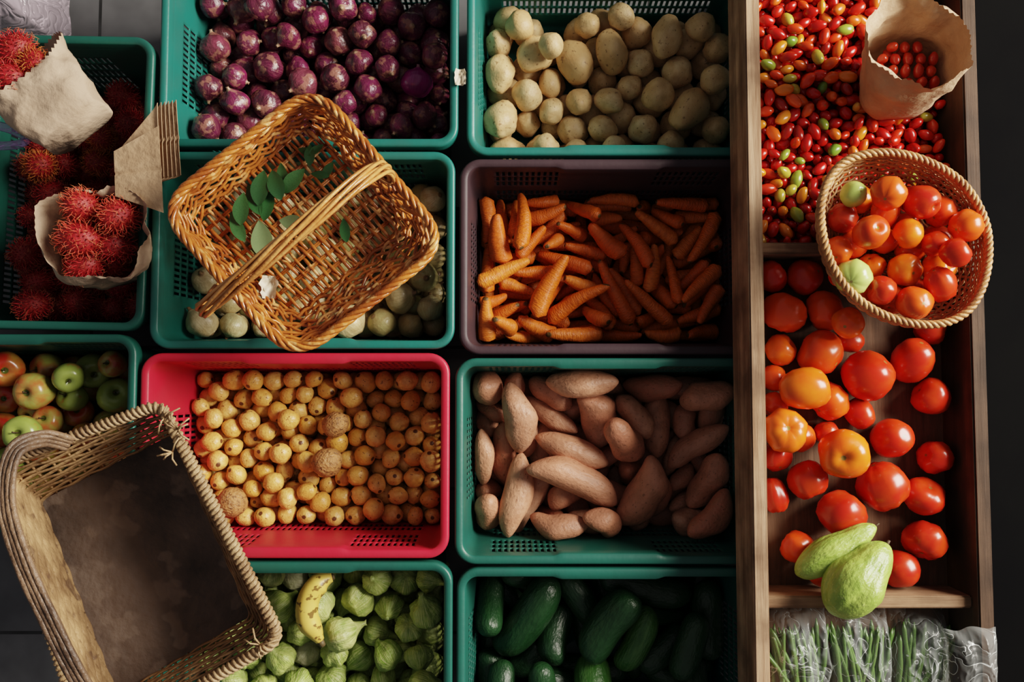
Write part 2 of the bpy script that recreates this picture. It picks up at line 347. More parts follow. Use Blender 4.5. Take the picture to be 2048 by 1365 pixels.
# ---------------------------------------------------------------- wooden table + tray
def boxmb(x0,x1,y0,y1,z0,z1,bv=0.0015,name="b",m=None):
    import bmesh
    bm=bmesh.new(); bmesh.ops.create_cube(bm,size=1)
    for v in bm.verts:
        v.co=Vector(((x0+x1)/2+v.co.x*(x1-x0),(y0+y1)/2+v.co.y*(y1-y0),(z0+z1)/2+v.co.z*(z1-z0)))
    bmesh.ops.bevel(bm,geom=bm.edges[:],offset=bv,segments=2,affect='EDGES')
    me=bpy.data.meshes.new(name); bm.to_mesh(me); bm.free()
    if m: me.materials.append(m)
    return me
TB=0.290; TT=0.407
tx0=P(1465,700,TB)[0]; tx1=P(1973,700,TT)[0]; ty1=P(1500,-130,TT)[1]; ty0=P(1500,1500,TT)[1]
tbl=link("table",boxmb(0.525,1.7,ty0-0.03,ty1+0.1,0.262,TB,name="table",m=m_black),label="low black painted wooden table carrying the wooden tray",category="table")
for (x,y) in ((0.56,ty0),(1.64,ty0),(0.56,ty1+0.05),(1.64,ty1+0.05)):
    link("leg",boxmb(x-0.025,x+0.025,y-0.02,y+0.03,0.0,0.262,name="leg",m=m_black),parent=tbl)
tray=link("wooden_tray",boxmb(tx0+0.004,tx1-0.002,ty0+0.004,ty1-0.004,TB,TB+0.012,name="tray_base",m=m_woodd),label="weathered brown wooden tray divided into compartments of tomatoes and beans",category="tray")
WT=0.028
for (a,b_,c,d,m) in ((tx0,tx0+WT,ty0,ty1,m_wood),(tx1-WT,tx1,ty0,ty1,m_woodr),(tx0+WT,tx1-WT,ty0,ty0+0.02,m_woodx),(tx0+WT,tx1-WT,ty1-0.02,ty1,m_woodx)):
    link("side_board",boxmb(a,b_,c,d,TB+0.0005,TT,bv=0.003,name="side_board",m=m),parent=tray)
dv=[]
for py in (497,1205):
    y=P(1600,py,0.385)[1]; dv.append(y)
    link("divider",boxmb(tx0+WT,tx1-WT,y-0.011,y+0.011,TB+0.012,0.386,bv=0.0025,name="divider",m=m_woodx),parent=tray)
# ---------------------------------------------------------------- solver
def settle(A,B,R,L,box,ka=None,kb=None,anch=0.15,iters=140,g=0.005):
    n=len(R); A=A.copy();B=B.copy()
    x0,x1,y0,y1,zf,tap=box[:6]; rnd=len(box)>6 and box[6]
    has=np.zeros(n,bool) if ka is None or len(ka)==0 else ~np.isnan(ka[:,0])
    pi=pj=None
    def clampw(X):
        ins=tap*np.clip(1-(X[:,2]-zf)/0.27,0,1) if tap<0.03 else tap*np.clip(1-(X[:,2]-zf)/0.1,0,1)
        if rnd:
            cx=(x0+x1)/2;cy=(y0+y1)/2
            hx=(x1-x0)/2-ins-R; hy=(y1-y0)/2-ins-R
            dx=(X[:,0]-cx)/hx; dy=(X[:,1]-cy)/hy; d=np.sqrt(dx*dx+dy*dy); f=np.where(d>1,1/np.maximum(d,1e-6),1)
            X[:,0]=cx+dx*hx*f; X[:,1]=cy+dy*hy*f
        else:
            X[:,0]=np.clip(X[:,0],x0+ins+R,x1-ins-R); X[:,1]=np.clip(X[:,1],y0+ins+R,y1-ins-R)
        X[:,2]=np.maximum(X[:,2],zf+R)
    for it in range(iters+60):
        if it%6==0:
            c=(A+B)/2; ext=R+L/2
            d=np.linalg.norm(c[:,None]-c[None],axis=2)
            pi,pj=np.where(np.triu(d<ext[:,None]+ext[None]+0.03,1))
        if it<iters:
            gg=g*(1-0.8*it/iters); A[:,2]-=gg;B[:,2]-=gg
            if has.any():
                for X,k in ((A,ka),(B,kb)):
                    t=CAM[:2][None]+k[has]*(CAM[2]-X[has,2])[:,None]
                    X[has,:2]+=anch*(t-X[has,:2])
        for sub in range(4):
            d1=B[pi]-A[pi]; d2=B[pj]-A[pj]; r=A[pi]-A[pj]
            a=(d1*d1).sum(1)+1e-9; e=(d2*d2).sum(1)+1e-9; b=(d1*d2).sum(1); c=(d1*r).sum(1); f=(d2*r).sum(1)
            den=a*e-b*b
            s=np.where(den>1e-12,np.clip((b*f-c*e)/np.maximum(den,1e-12),0,1),0.5)
            t=np.clip((b*s+f)/e,0,1); s=np.clip((b*t-c)/a,0,1)
            p=A[pi]+d1*s[:,None]; q=A[pj]+d2*t[:,None]; v=p-q; dist=np.linalg.norm(v,axis=1)+1e-9
            pen=R[pi]+R[pj]-dist; m=pen>0
            if m.any():
                v=v[m]/dist[m][:,None]*(pen[m]*0.5)[:,None]; ii=pi[m];jj=pj[m]; s_=s[m][:,None]; t_=t[m][:,None]
                dA=np.zeros_like(A);dB=np.zeros_like(B); cnt=np.zeros(n)
                np.add.at(dA,ii,v*(1-s_)*1.5); np.add.at(dB,ii,v*s_*1.5); np.add.at(dA,jj,-v*(1-t_)*1.5); np.add.at(dB,jj,-v*t_*1.5)
                np.add.at(cnt,ii,1);np.add.at(cnt,jj,1)
                w=(1.6/np.maximum(cnt,1.6))[:,None]
                sp=(L<1e-4)
                tot=(dA+dB)/1.5
                dA[sp]=tot[sp];dB[sp]=tot[sp]
                A+=dA*w;B+=dB*w
            clampw(A);clampw(B)
            c=(A+B)/2; d=B-A; ln=np.linalg.norm(d,axis=1)+1e-9; h=d/ln[:,None]*(L/2)[:,None]
            A=c-h;B=c+h
            if sub==3: clampw(A); clampw(B)
    return A,B
def cbox(c,ext=0): return (c['cx']-c['hx']+0.017,c['cx']+c['hx']-0.017,c['cy']-c['hy']+0.017,c['cy']+c['hy']-0.017,0.006,0.022)
PL={}
def pile(key,box,targets,nfill,rr,lr,zt,meshes,label,category,group,name,m=None,endf=1.0,flat=1.0,child=None,seed=1,mats=None,zmax=None,up=False,iters=140,labels=None,emit=True,anch=0.15):
    rs=np.random.default_rng(seed); A=[];B=[];R=[];L=[];ka=[];kb=[];mk=[]
    x0,x1,y0,y1,zf=box[:5]
    zm=zmax or zt
    for i in range(nfill):
        r=rs.uniform(*rr); l=rs.uniform(*lr) if lr[1]>0 else 0
        c=np.array([rs.uniform(x0+r,x1-r),rs.uniform(y0+r,y1-r),zf+r+rs.uniform(0,1)*max(0.01,(zm-zf-r))])
        an=rs.uniform(0,2*math.pi); tl=rs.normal()*0.15
        d=np.array([math.cos(an),math.sin(an),tl])*l/2
        A.append(c-d);B.append(c+d);R.append(r);L.append(l);ka.append([np.nan]*2);kb.append([np.nan]*2);mk.append(None)
    for t in targets:
        mt=None
        if isinstance(t[-1],str): mt=t[-1]; t=t[:-1]
        if len(t)==3:
            a=b=t[:2]; r=mm(t[2],zt)
        else: a=t[:2];b=t[2:4]; r=mm(t[4],zt)
        zz=zt+0.02+0.03*rs.random()
        if mt in ('G','bright','rough'): zz+=0.06
        pa=P(a[0],a[1],zz);pb=P(b[0],b[1],zz)
        l=float(np.linalg.norm(pa-pb))
        A.append(pa);B.append(pb);R.append(r);L.append(l);ka.append(K(*a));kb.append(K(*b));mk.append(mt)
    A=np.array(A);B=np.array(B);R=np.array(R);L=np.array(L)
    A,B=settle(A,B,R,L,box,np.array(ka),np.array(kb),iters=iters,anch=anch)
    PL[key]=(A,B,R,L)
    objs=[]
    if not emit: return A,B,R,L,mk
    for i in range(len(R)):
        d=B[i]-A[i]; ln=np.linalg.norm(d); c=(A[i]+B[i])/2
        if L[i]<1e-4:
            if up: q=(Vector((random.gauss(0,0.45),random.gauss(0,0.45),1)).to_track_quat('Z','Y'))
            else: q=Vector((rs.normal(),rs.normal(),rs.normal())).to_track_quat('Z','Y')
        else: q=Vector(d).to_track_quat('Z','Y')
        q=q@Quaternion((0,0,1),rs.uniform(0,6.28))
        if L[i]<1e-4: sc=Vector((R[i]*rs.uniform(0.95,1.03),R[i]*rs.uniform(0.95,1.03),R[i]*flat*rs.uniform(0.93,1.03)))
        else: sc=Vector((R[i],R[i]*rs.uniform(0.9,1.0),L[i]/2+R[i]*endf))
        M=Matrix.Translation(Vector(c))@q.to_matrix().to_4x4()@Matrix.Diagonal((*sc,1))
        me=meshes[int(rs.integers(len(meshes)))]
        mt=mats[mk[i]] if (mats and mk[i]) else (m if m else None)
        lb=labels[mk[i]] if (labels and mk[i] in labels) else label
        o=link(name,me,M=M,label=lb,category=category,group=group,m=mt)
        if child:
            nm,cm,cmat=child
            ch=link(nm,cm[int(rs.integers(len(cm)))],parent=o)
            if mk[i] and mats and ('c_'+mk[i]) in mats:
                ch.material_slots[0].link='OBJECT'; ch.material_slots[0].material=mats['c_'+mk[i]]
        objs.append(o)
    return objs
# ---------------------------------------------------------------- unit meshes
def lump(seed,amp,fr=1.3,rib=0,ribn=5):
    def w(v):
        n=noise.noise(v*fr+Vector((seed*7.3,seed*3.1,seed)))
        k=1+amp*n*1.6
        if rib: 
            a=math.atan2(v.y,v.x); k+=rib*math.cos(ribn*a)*min(1,math.hypot(v.x,v.y)*1.5)
        return (v.x*k,v.y*k,v.z*k)
    return w
def mk_mesh(name,prof,m,nseg=18,warp=None):
    mb=MB(); mb.add(*revolve(prof,nseg,warp)); return mb.mesh(name,m)
potM=[mk_mesh("potato",sphprof(12),m_potato,18,lump(s,0.12)) for s in range(6)]
goldM=[mk_mesh("golden_potato",sphprof(10),m_gold,16,lump(s+9,0.08)) for s in range(5)]
def onprof():
    pr=sphprof(14)[:-2]; pr=[(r,z*0.92) for r,z in pr]
    return [(0,-1.0),(0.1,-0.97)]+pr[2:]+[(0.28,0.93),(0.15,1.04),(0.1,1.17),(0.12,1.26),(0,1.25)]
onM=[mk_mesh("onion",onprof(),m_onion,20,lump(s+20,0.1,rib=0.014,ribn=7)) for s in range(6)]
wonM=[mk_mesh("white_onion",onprof(),m_wonion,20,lump(s+26,0.09,rib=0.015,ribn=6)) for s in range(4)]
def carprof():
    pr=[(0,1.0),(0.3,1.0),(0.36,0.97)]
    for i in range(1,14):
        t=i/14; r=min(1,math.sqrt(max(0,1-(1-min(1,t/0.1))**2)))*(1-0.5*t**1.5)
        pr.append((max(r,0.36),0.97-1.85*t))
    pr+=[(0.36,-0.93),(0.2,-0.975),(0,-1.0)]
    return pr[::-1]
def bend(seed,b,amp):
    def w(v):
        k=1+0.025*math.sin(v.z*37+seed)+amp*noise.noise(Vector((v.x*0.8,v.y*0.8,v.z*2+seed*5)))
        return (v.x*k+b*(v.z*v.z-0.4),v.y*k,v.z)
    return w
carM=[mk_mesh("carrot",carprof(),m_carrot,14,bend(s,(s-2)*0.25,0.16)) for s in range(5)]
def swprof(p,q):
    pr=[]
    for i in range(17):
        z=-math.cos(math.pi*i/16); r=(max(0,1-abs(z)**p))**q
        pr.append((r if 0<i<16 else 0,z))
    return pr
def bend2(seed,b,amp,dr=0.25):
    def w(v):
        k=1+amp*1.6*noise.noise(Vector((v.x*0.8,v.y*0.8,v.z*1.5+seed*5)))
        return (v.x*k+b*(v.z*v.z-0.3)+dr*noise.noise(Vector((seed*3.3,0,v.z*1.2))),v.y*k+dr*0.6*noise.noise(Vector((0,seed*2.3,v.z*1.2))),v.z)
    return w
swM=[mk_mesh("sweet_potato",swprof(2.1+0.18*s,0.62),m_sweet,20,bend2(s,(s-3)*0.2,0.18,0.35)) for s in range(7)]
cuM=[mk_mesh("cucumber",swprof(5.0,0.5),m_cuc,20,bend2(s+8,(s-1.5)*0.2,0.05,0.1)) for s in range(4)]
apprf=[(0,-0.78),(0.12,-0.84),(0.3,-0.9),(0.5,-0.84),(0.72,-0.62),(0.88,-0.32),(0.98,0.02),(1.0,0.3),(0.92,0.6),(0.72,0.82),(0.5,0.9),(0.3,0.86),(0.14,0.74),(0,0.64)]
apM=[mk_mesh("apple",apprf,m_apple,22,lump(s+30,0.03,rib=0.012)) for s in range(3)]
mb=MB(); mb.add(*tube([(0,0,0.6),(0.02,0,0.8),(0.07,0.02,1.0),(0.14,0.03,1.12)],[0.03,0.03,0.035,0.05],6,ref=(0,1,0))); apstem=mb.mesh("stem",m_stem)
tmprf=[(0,-0.84),(0.2,-0.85),(0.45,-0.8),(0.72,-0.62),(0.92,-0.3),(1.0,0.05),(0.96,0.35),(0.8,0.64),(0.56,0.8),(0.34,0.84),(0.16,0.79),(0.06,0.74),(0,0.74)]
toM=[mk_mesh("tomato",tmprf,m_tom,24,lump(s+40,0.07,rib=0.015 if s<2 else 0.03,ribn=5+s)) for s in range(4)]
toM.append(mk_mesh("tomato",[(r*0.9,z*1.2) for r,z in tmprf],m_tom,24,lump(47,0.05)))
chM=[mk_mesh("cherry_tomato",[(r*0.86,z*(1.05+0.13*s)) for r,z in sphprof(8)],m_cherry,12,lump(s+50,0.08)) for s in range(3)]
hkprf=[(0,-0.72),(0.25,-0.78),(0.6,-0.7),(0.86,-0.42),(0.97,-0.08),(0.9,0.25),(0.72,0.55),(0.5,0.78),(0.34,0.96),(0.2,1.14),(0.12,1.3),(0.16,1.42),(0,1.36)]
def huskw(seed):
    l=lump(seed,0.13,1.8)
    def w(v):
        x,y,z=l(v); a=math.atan2(y,x); rad=min(1,math.hypot(x,y)*1.6)
        k=1+0.07*(abs(math.cos(3*a+seed))**0.6-0.6)*rad*1.4+0.04*noise.noise(Vector((x*4,y*4,z*3+seed)))
        return (x*k,y*k,z)
    return w
huM=[mk_mesh("tomatillo",hkprf,m_husk,42,huskw(s+60)) for s in range(6)]
rbM=[mk_mesh("rambutan",[(r*0.84,z*0.9) for r,z in sphprof(10)],m_ramb,16,lump(s+70,0.05,3)) for s in range(2)]
def spines(seed):
    mb=MB(); rs=np.random.default_rng(seed); n=230; ga=math.pi*(3-5**0.5)
    for i in range(n):
        z=1-2*(i+0.5)/n; r=math.sqrt(1-z*z); a=i*ga
        d=np.array([r*math.cos(a),r*math.sin(a),z]); s=d*np.array([0.84,0.84,0.9])*0.96
        tv=rs.normal(size=3); tv-=tv.dot(d)*d; tv/=np.linalg.norm(tv); l=rs.uniform(0.26,0.42)
        tw=np.cross(d,tv)
        p=[s,s+d*l*0.45+tv*l*0.1,s+d*l*0.8+tv*l*0.35+tw*l*0.1,s+d*l*0.95+tv*l*0.8+tw*l*0.3]
        V,Fc=tube(p,[0.04,0.024,0.017,0.007],3,ref=tw); mb.add(V,Fc)
    return mb.mesh("spines",m_spine)
spM=[spines(1),spines(2),spines(3)]
# ---------------------------------------------------------------- piles
MATS=dict(bright=m_onionb,rough=m_goldd,light=m_cuc2,g=m_appleg,r=m_appler,dry=m_huskw,G=m_tomg,O=m_tomo,D=m_tomr,c_y=m_spiney,y=m_ramb)
ont=[(833,168,34,'bright'),(740,190,32),(677,162,34),(612,155,34),(540,135,33),(597,82,29),(665,100,31),(722,75,29),(785,90,28),(820,70,30),(432,105,32),(420,180,30),(480,215,29),(545,215,31),(400,262,31),(468,270,28),(790,265,27),(760,250,26),(850,235,29),(700,225,27),(725,125,29),(785,150,28),(640,45,31),(560,40,29),(700,20,31),(500,85,27),(475,150,28),(450,45,29),(630,105,24),(870,120,29),(870,60,29),(780,30,31),(840,15,29),(590,10,28),(510,20,31),(430,-5,29)]
pile('onion',cbox(C['onion']),ont,130,(0.021,0.034),(0,0),0.23,onM,"round red onion with glossy purple skin in the pile","onion","red onions in the teal crate","red_onion",seed=3,mats=MATS,zmax=0.2,labels={'bright':"bright magenta peeled glossy red onion on the pile"},flat=0.98)
pt=[(1038,58,29),(985,88,1000,90,29),(1060,115,1075,117,35),(1147,118,1153,135,38),(1208,96,1213,112,35),(1188,65,27),(997,148,996,162,33),(1046,188,33),(1100,160,1100,172,25),(1160,203,1160,218,29),(1215,205,1230,207,29),(1109,226,1109,234,28),(998,238,998,254,35),(1057,245,1057,258,29),(1202,262,1214,262,29),(1328,75,1332,105,32),(1283,132,30),(1318,200,33),(1362,235,1378,215,38),(1285,258,31),(1350,150,31),(1420,170,31),(1440,100,30),(1262,180,27),(1280,75,31),(1095,95,26),(1440,265,30),(1220,296,28),(1090,296,28),(1150,292,25),(1340,285,30),(1400,60,30),(1240,40,28)]
pile('potato',cbox(C['potato']),pt,46,(0.027,0.036),(0.0,0.02),0.17,potM,"smooth beige potato with small dark eyes","potato","potatoes in the teal crate","potato",seed=4,zmax=0.13,endf=1.0,anch=0.3)
pile('white',cbox(C['white']),[(400,655,32),(725,650,36),(460,665,28),(865,440,30),(845,560,30),(880,500,30),(800,600,34),(770,640,30),(860,620,28),(380,560,30),(880,400,28),(830,650,28)],125,(0.022,0.034),(0,0),0.19,wonM,"pale white onion with papery skin","onion","white onions in the teal crate","white_onion",seed=5,zmax=0.17)
ct=[(990,455,997,515,24),(1010,405,1008,480,17),(1047,405,1032,505,18),(1125,417,1068,440,17),(1035,520,958,565,18),(1125,530,1075,618,23),(1200,575,1105,648,18),(1203,525,1245,640,18),(1190,450,1218,500,23),(965,515,965,590,19),(963,620,970,680,20),(985,640,1020,650,20),(1040,640,1085,675,20),(1095,675,1190,680,19),(1080,470,1045,515,17),(1135,500,1200,500,16),(1150,540,1180,580,19),(1035,550,1100,545,16),(1180,630,1215,655,18),(1175,403,1260,402,15),(1310,412,1400,420,16),(1270,440,1340,480,17),(1250,570,1330,640,17),(1380,520,1440,450,17),(1360,600,1420,540,17),(1060,590,1010,575,16),(1240,455,1300,520,17),(1110,455,1160,470,16),(1140,415,1200,440,17),(1400,640,1440,590,17),(1100,500,1120,480,16),(1130,620,1150,600,16)]
pile('carrot',cbox(C['carrot']),ct,112,(0.0145,0.02),(0.035,0.1),0.17,carM,"bright orange blunt carrot in the pile","carrot","carrots in the plum crate","carrot",seed=6,zmax=0.12,endf=0.9,anch=0.3)
at=[(25,745,36,'r'),(97,722,34),(90,782,38),(185,735,36,'g'),(135,755,30,'g'),(158,792,30,'g'),(228,790,37,'g'),(75,845,36,'g'),(125,838,30),(20,850,36,'r'),(28,800,30,'r'),(178,835,32,'r'),(165,872,28,'r'),(225,845,30),(45,905,34,'g'),(240,730,28),(-30,780,34),(-40,860,34)]
pile('apple',cbox(C['apple']),at,55,(0.030,0.036),(0,0),0.17,apM,"small green and red blushed apple","apple","apples in the green crate","apple",seed=7,mats=MATS,zmax=0.13,up=True,child=("stem",[apstem],None),labels={'g':"small pale green apple","r":"small red and yellow blushed apple"},anch=0.3)
gt=[(683,848,26,'rough'),(655,915,30,'rough'),(465,1000,32,'rough')]
rs=np.random.default_rng(2)
pile('gold',cbox(C['red']),gt,245,(0.019,0.024),(0,0.006),0.11,goldM,"small round golden potato with brown eyes","potato","small golden potatoes in the red crate","golden_potato",seed=8,mats=MATS,zmax=0.09,labels={'rough':"larger rough brown skinned potato among golden ones"})
st=[(975,772,985,768,32),(1012,768,1032,800,22),(1020,800,1055,872,32),(1065,790,1108,808,26),(1120,765,1200,770,29),(1148,818,1178,802,24),(1183,815,1202,868,35),(1215,860,1262,905,33),(1318,805,1318,880,31),(1262,810,1275,855,27),(1090,885,1185,918,27),(1085,918,1210,985,30),(1292,940,1255,1022,34),(1050,935,1040,1045,29),(1000,870,1008,950,29),(963,1000,972,1045,28),(955,880,968,955,22),(1150,960,1110,985,27),(1095,1045,1155,1055,27),(1197,1030,1215,1060,26),(1320,945,1332,1010,27),(1360,910,1440,865,27),(1395,800,1440,790,30),(1400,990,1440,940,30),(1390,1050,1350,1060,27),(1270,770,1340,775,26),(1440,1020,1400,1060,30),(1350,840,1360,860,25)]
pile('sweet',cbox(C['sweet']),st,54,(0.019,0.029),(0.03,0.1),0.18,swM,"reddish brown tapered sweet potato","sweet potato","sweet potatoes in the green crate","sweet_potato",seed=9,zmax=0.12,endf=1.15,anch=0.35)
tt=[]
for yy in range(1148,1400,52):
    for xx in range(480,900,57):
        x=xx+random.uniform(-12,12)+(27 if (yy//52)%2 else 0); y=yy+random.uniform(-10,10)
        tt.append((x,y,random.uniform(27,37))+(('dry',) if random.random()<0.12 else ()))
pile('tomat',cbox(C['tomat']),tt,82,(0.026,0.034),(0,0),0.19,huM,"green tomatillo wrapped in a papery veined husk","tomatillo","tomatillos in the green crate","tomatillo",seed=10,mats=MATS,zmax=0.15,labels={'dry':"tomatillo in a dry whitish papery husk"})
cu=[(1085,1170,1015,1285,38),(1225,1150,1350,1190,34),(1130,1165,1185,1230,30),(1250,1215,1190,1285,40),(1277,1230,1267,1320,28,'light'),(1120,1235,1100,1300,30),(1072,1300,1045,1330,26),(960,1325,975,1350,26),(1000,1350,1000,1430,28),(1085,1345,1090,1430,28),(1180,1350,1190,1440,38,'light'),(1300,1325,1350,1270,29),(1385,1335,1390,1420,29),(1430,1190,1440,1290,32),(975,1175,950,1250,30),(1390,1250,1360,1330,29)]
pile('cuc',cbox(C['cuc']),cu,20,(0.026,0.031),(0.1,0.14),0.18,cuM,"dark green glossy cucumber","cucumber","cucumbers in the green crate","cucumber",seed=11,mats=MATS,zmax=0.09,endf=1.0,labels={'light':"lighter green short cucumber"},anch=0.45)
rt=[(80,345,32,'y'),(130,330,30),(200,325,30,'y'),(75,400,32),(80,460,32),(75,570,32),(65,625,32),(150,615,32),(130,570,30),(250,200,30),(215,275,28,'y'),(265,235,30),(30,350,30),(60,520,32),(30,620,30),(20,560,28),(110,620,28),(200,640,24)]
pile('ramb',cbox(C['ramb']),rt,85,(0.026,0.031),(0,0),0.16,rbM,"dark red rambutan with soft hairy spines","rambutan","rambutans in the green crate","rambutan",seed=12,mats=MATS,zmax=0.14,child=("spines",spM,None),labels={'y':"rambutan with yellowish orange hairy spines"})
tb=(tx0+WT,tx1-WT,dv[1]+0.011,dv[0]-0.011,TB+0.012,0.0)
tl=[(1570,625,45),(1640,612,42),(1693,645,32,'O'),(1563,703,33,'O'),(1640,708,48),(1732,745,52,'D'),(1606,780,47,'O'),(1655,808,39),(1550,755,27),(1570,852,43,'O'),(1725,832,32,'D'),(1565,918,32,'D'),(1685,908,51,'O'),(1775,880,45,'D'),(1552,975,1552,1005,27,'D'),(1615,962,42,'D'),(1672,1018,50,'D'),(1770,965,52,'D'),(1825,720,45,'D'),(1875,915,36,'D'),(1838,992,40,'D'),(1845,1085,42,'D'),(1800,1135,38,'D'),(1862,795,40,'D'),(1610,555,38,'D'),(1860,655,36,'D'),(1700,1100,34),(1600,1100,34),(1640,1150,34),(1600,880,30),(1548,810,28),(1700,690,28,'D'),(1548,560,34,'D'),(1650,860,26,'D')]
pile('tom',tb,tl,0,(0,0),(0,0),0.37,toM,"large ripe red tomato with shiny skin","tomato","large tomatoes in the wooden tray","tomato",seed=13,mats=MATS,flat=0.99,labels={'O':"large orange red tomato with shiny skin",'D':"deep red shiny tomato"},anch=0.4)
# cherry tomatoes
cb=(tx0+WT,tx1-WT,dv[0]+0.011,ty1-0.02,TB+0.012,0.0)
A,B,R,L,mk=pile('cherry',cb,[],900,(0.0083,0.0133),(0.0,0.006),0.36,chM,"","","","",seed=14,zmax=0.37,iters=90,emit=False)
Cc=(A+B)/2
yf=P(1700,-25,0.35)[1]
order=np.argsort(-(Cc[:,2]-(Cc[:,1]>yf)*1.0)); ind=set(order[:255].tolist())
stuff=MB(); base=chM[0]; bv=np.array([v.co[:] for v in base.vertices]); bf=[tuple(p.vertices) for p in base.polygons]
for i in range(len(R)):
    q=Vector((rs.normal(),rs.normal(),rs.normal()*0.5)).to_track_quat('Z','Y'); Mr=np.array(q.to_matrix())
    if i in ind:
        M=Matrix.Translation(Vector(Cc[i]))@q.to_matrix().to_4x4()@Matrix.Diagonal((R[i],R[i],R[i]*1.15,1))
        g_=rs.random()<0.15
        link("cherry_tomato",chM[i%3],M=M,label="unripe yellow green cherry tomato in the heap" if g_ else "small shiny red cherry tomato in the heap",category="cherry tomato",group="cherry tomatoes in the wooden tray",m=m_cherryg if g_ else m_cherry)
    else:
        stuff.add((bv*[R[i],R[i],R[i]*1.1])@Mr.T+Cc[i],bf)
link("cherry_tomato_heap",stuff.mesh("cherry_tomato_heap",m_cherry),label="lower layer of small red cherry tomatoes in the tray",category="cherry tomatoes",kind="stuff")
# ---------------------------------------------------------------- weaving
def rquad(c,rd,n=24):
    c=[np.asarray(x,float) for x in c]; out=[]
    for i in range(4):
        p0,p1,p2=c[i-1],c[i],c[(i+1)%4]
        a=p1+(p0-p1)/np.linalg.norm(p0-p1)*rd; b=p1+(p2-p1)/np.linalg.norm(p2-p1)*rd
        nxt=c[(i+1)%4]+(p1-c[(i+1)%4])/np.linalg.norm(p1-c[(i+1)%4])*rd
        for t in np.linspace(0,1,8,endpoint=False): out.append((1-t)**2*a+2*t*(1-t)*p1+t*t*b)
        for t in np.linspace(0,1,n,endpoint=False): out.append(b+(nxt-b)*t)
    return np.array(out)
def uni(rim,base,N):
    q=np.vstack([rim,rim[:1]]); q2=np.vstack([base,base[:1]])
    d=np.r_[0,np.cumsum(np.linalg.norm(np.diff(q,axis=0),axis=1))]; u=np.linspace(0,d[-1],N,endpoint=False)
    return (np.stack([np.interp(u,d,q[:,i]) for i in range(3)],1),np.stack([np.interp(u,d,q2[:,i]) for i in range(3)],1))
def weave_wall(rim,base,rows,stakes,rw,rst,amp,m,name,bulge=0.0,sub=4,flat=1.0,jit=0.0,wav=0.0):
    N=stakes*sub; R_,B_=uni(rim,base,N); cen=R_.mean(0)
    t=np.roll(R_,-1,0)-np.roll(R_,1,0); nor=np.cross(t,[0,0,1]); nor/=np.linalg.norm(nor,axis=1)[:,None]
    sg=np.sign(((R_-cen)*nor).sum(1).mean()); nor*=sg
    mb=MB(); idx=np.arange(N)
    for r in range(rows):
        hh=(r+0.5)/rows+wav*(np.sin(idx*2*math.pi/N*rs.integers(5,13)+rs.uniform(0,6))+np.sin(idx*2*math.pi/N*rs.integers(14,24)+rs.uniform(0,6)))*0.5
        hh=np.clip(hh,0.02,0.98)[:,None]
        base_=B_+(R_-B_)*hh+nor*bulge*np.sin(math.pi*hh)
        ph=math.pi*(idx/sub)+(math.pi if r%2 else 0)
        w=base_+nor*(amp*np.cos(ph))[:,None]+np.array([0,0,1])*(rs.normal(size=N)*jit)[:,None]
        mb.add(*tube(w,rw*rs.uniform(0.85,1.1),6 if flat<2 else 8,True,flat=flat))
    for s in range(stakes):
        i=s*sub; pts=[B_[i]+(R_[i]-B_[i])*h+nor[i]*bulge*math.sin(math.pi*h) for h in np.linspace(0,1,7)]
        mb.add(*tube(pts,rst,6,ref=t[i]/np.linalg.norm(t[i])))
    return mb.mesh(name,m)
def weave_floor(c,rows,rods,rw,rr,amp,m,name):
    c=[np.asarray(x,float) for x in c]; mb=MB()
    def bl(u,v): return c[0]*(1-u)*(1-v)+c[1]*u*(1-v)+c[2]*u*v+c[3]*(1-u)*v
    def sh(u):
        e=min(u,1-u); return 0.06*max(0,1-e/0.12)+0.012
    for r in range(rows):
        v=(r+0.5)/rows; s=sh(v); us=np.linspace(s,1-s,rods*6+1); o1=rs.normal()*0.12
        pts=[bl(u,v+0.008*math.sin(u*9+r*1.7))+np.array([0,0,amp*math.cos(math.pi*u*rods+(math.pi if r%2 else 0)+o1)]) for u in us]
        mb.add(*tube(pts,rw*rs.uniform(0.7,1.15),6,flat=0.7))
    for k in range(rods+1):
        u=0.012+0.976*k/rods; s=sh(u)
        for o in (-0.006,0.006):
            mb.add(*tube([bl(u+o,s),bl(u+o,0.5),bl(u+o,1-s)],rr,6))
    return mb.mesh(name,m)
# ---- large wicker basket
zr=0.405; zb=0.296
rc4=[P(318,418,zr),P(628,170,zr+0.01),P(898,486,zr),P(590,722,zr-0.005)]
bc4=[P(385,445,zb),P(622,238,zb),P(812,455,zb),P(588,640,zb)]
rim=rquad(rc4,0.075); bas=rquad(bc4,0.05)
me=weave_wall(rim,bas,14,34,0.0033,0.0034,0.005,m_wick,"basket_wall",bulge=0.006,jit=0.0007,wav=0.07)
bk=link("wicker_basket",me,label="large rectangular honey brown wicker basket with a tall handle",category="basket")
link("base",weave_floor([bc4[1],bc4[2],bc4[3],bc4[0]],28,10,0.0038,0.0026,0.004,m_wick,"basket_base"),parent=bk)
rr_,_=uni(rim,bas,220)
mbx=helix(rr_+np.array([0,0,0.003]),0.0055,4,17,0.0045,5,True)
link("rim",mbx.mesh("basket_rim",m_wick),parent=bk)
hp=catmull([P(447,575,0.37),P(418,612,0.42),P(402,622,0.47),P(430,600,0.52),P(510,535,0.56),P(620,442,0.575),P(715,365,0.55),P(768,335,0.49),P(778,352,0.43),P(748,338,0.385)],14)
hp=resample(hp,160); hm=MB(); wdir=np.cross(P(770,345,0.4)-P(400,620,0.4),[0,0,1]); wdir/=np.linalg.norm(wdir)
uu=np.linspace(0,1,160)
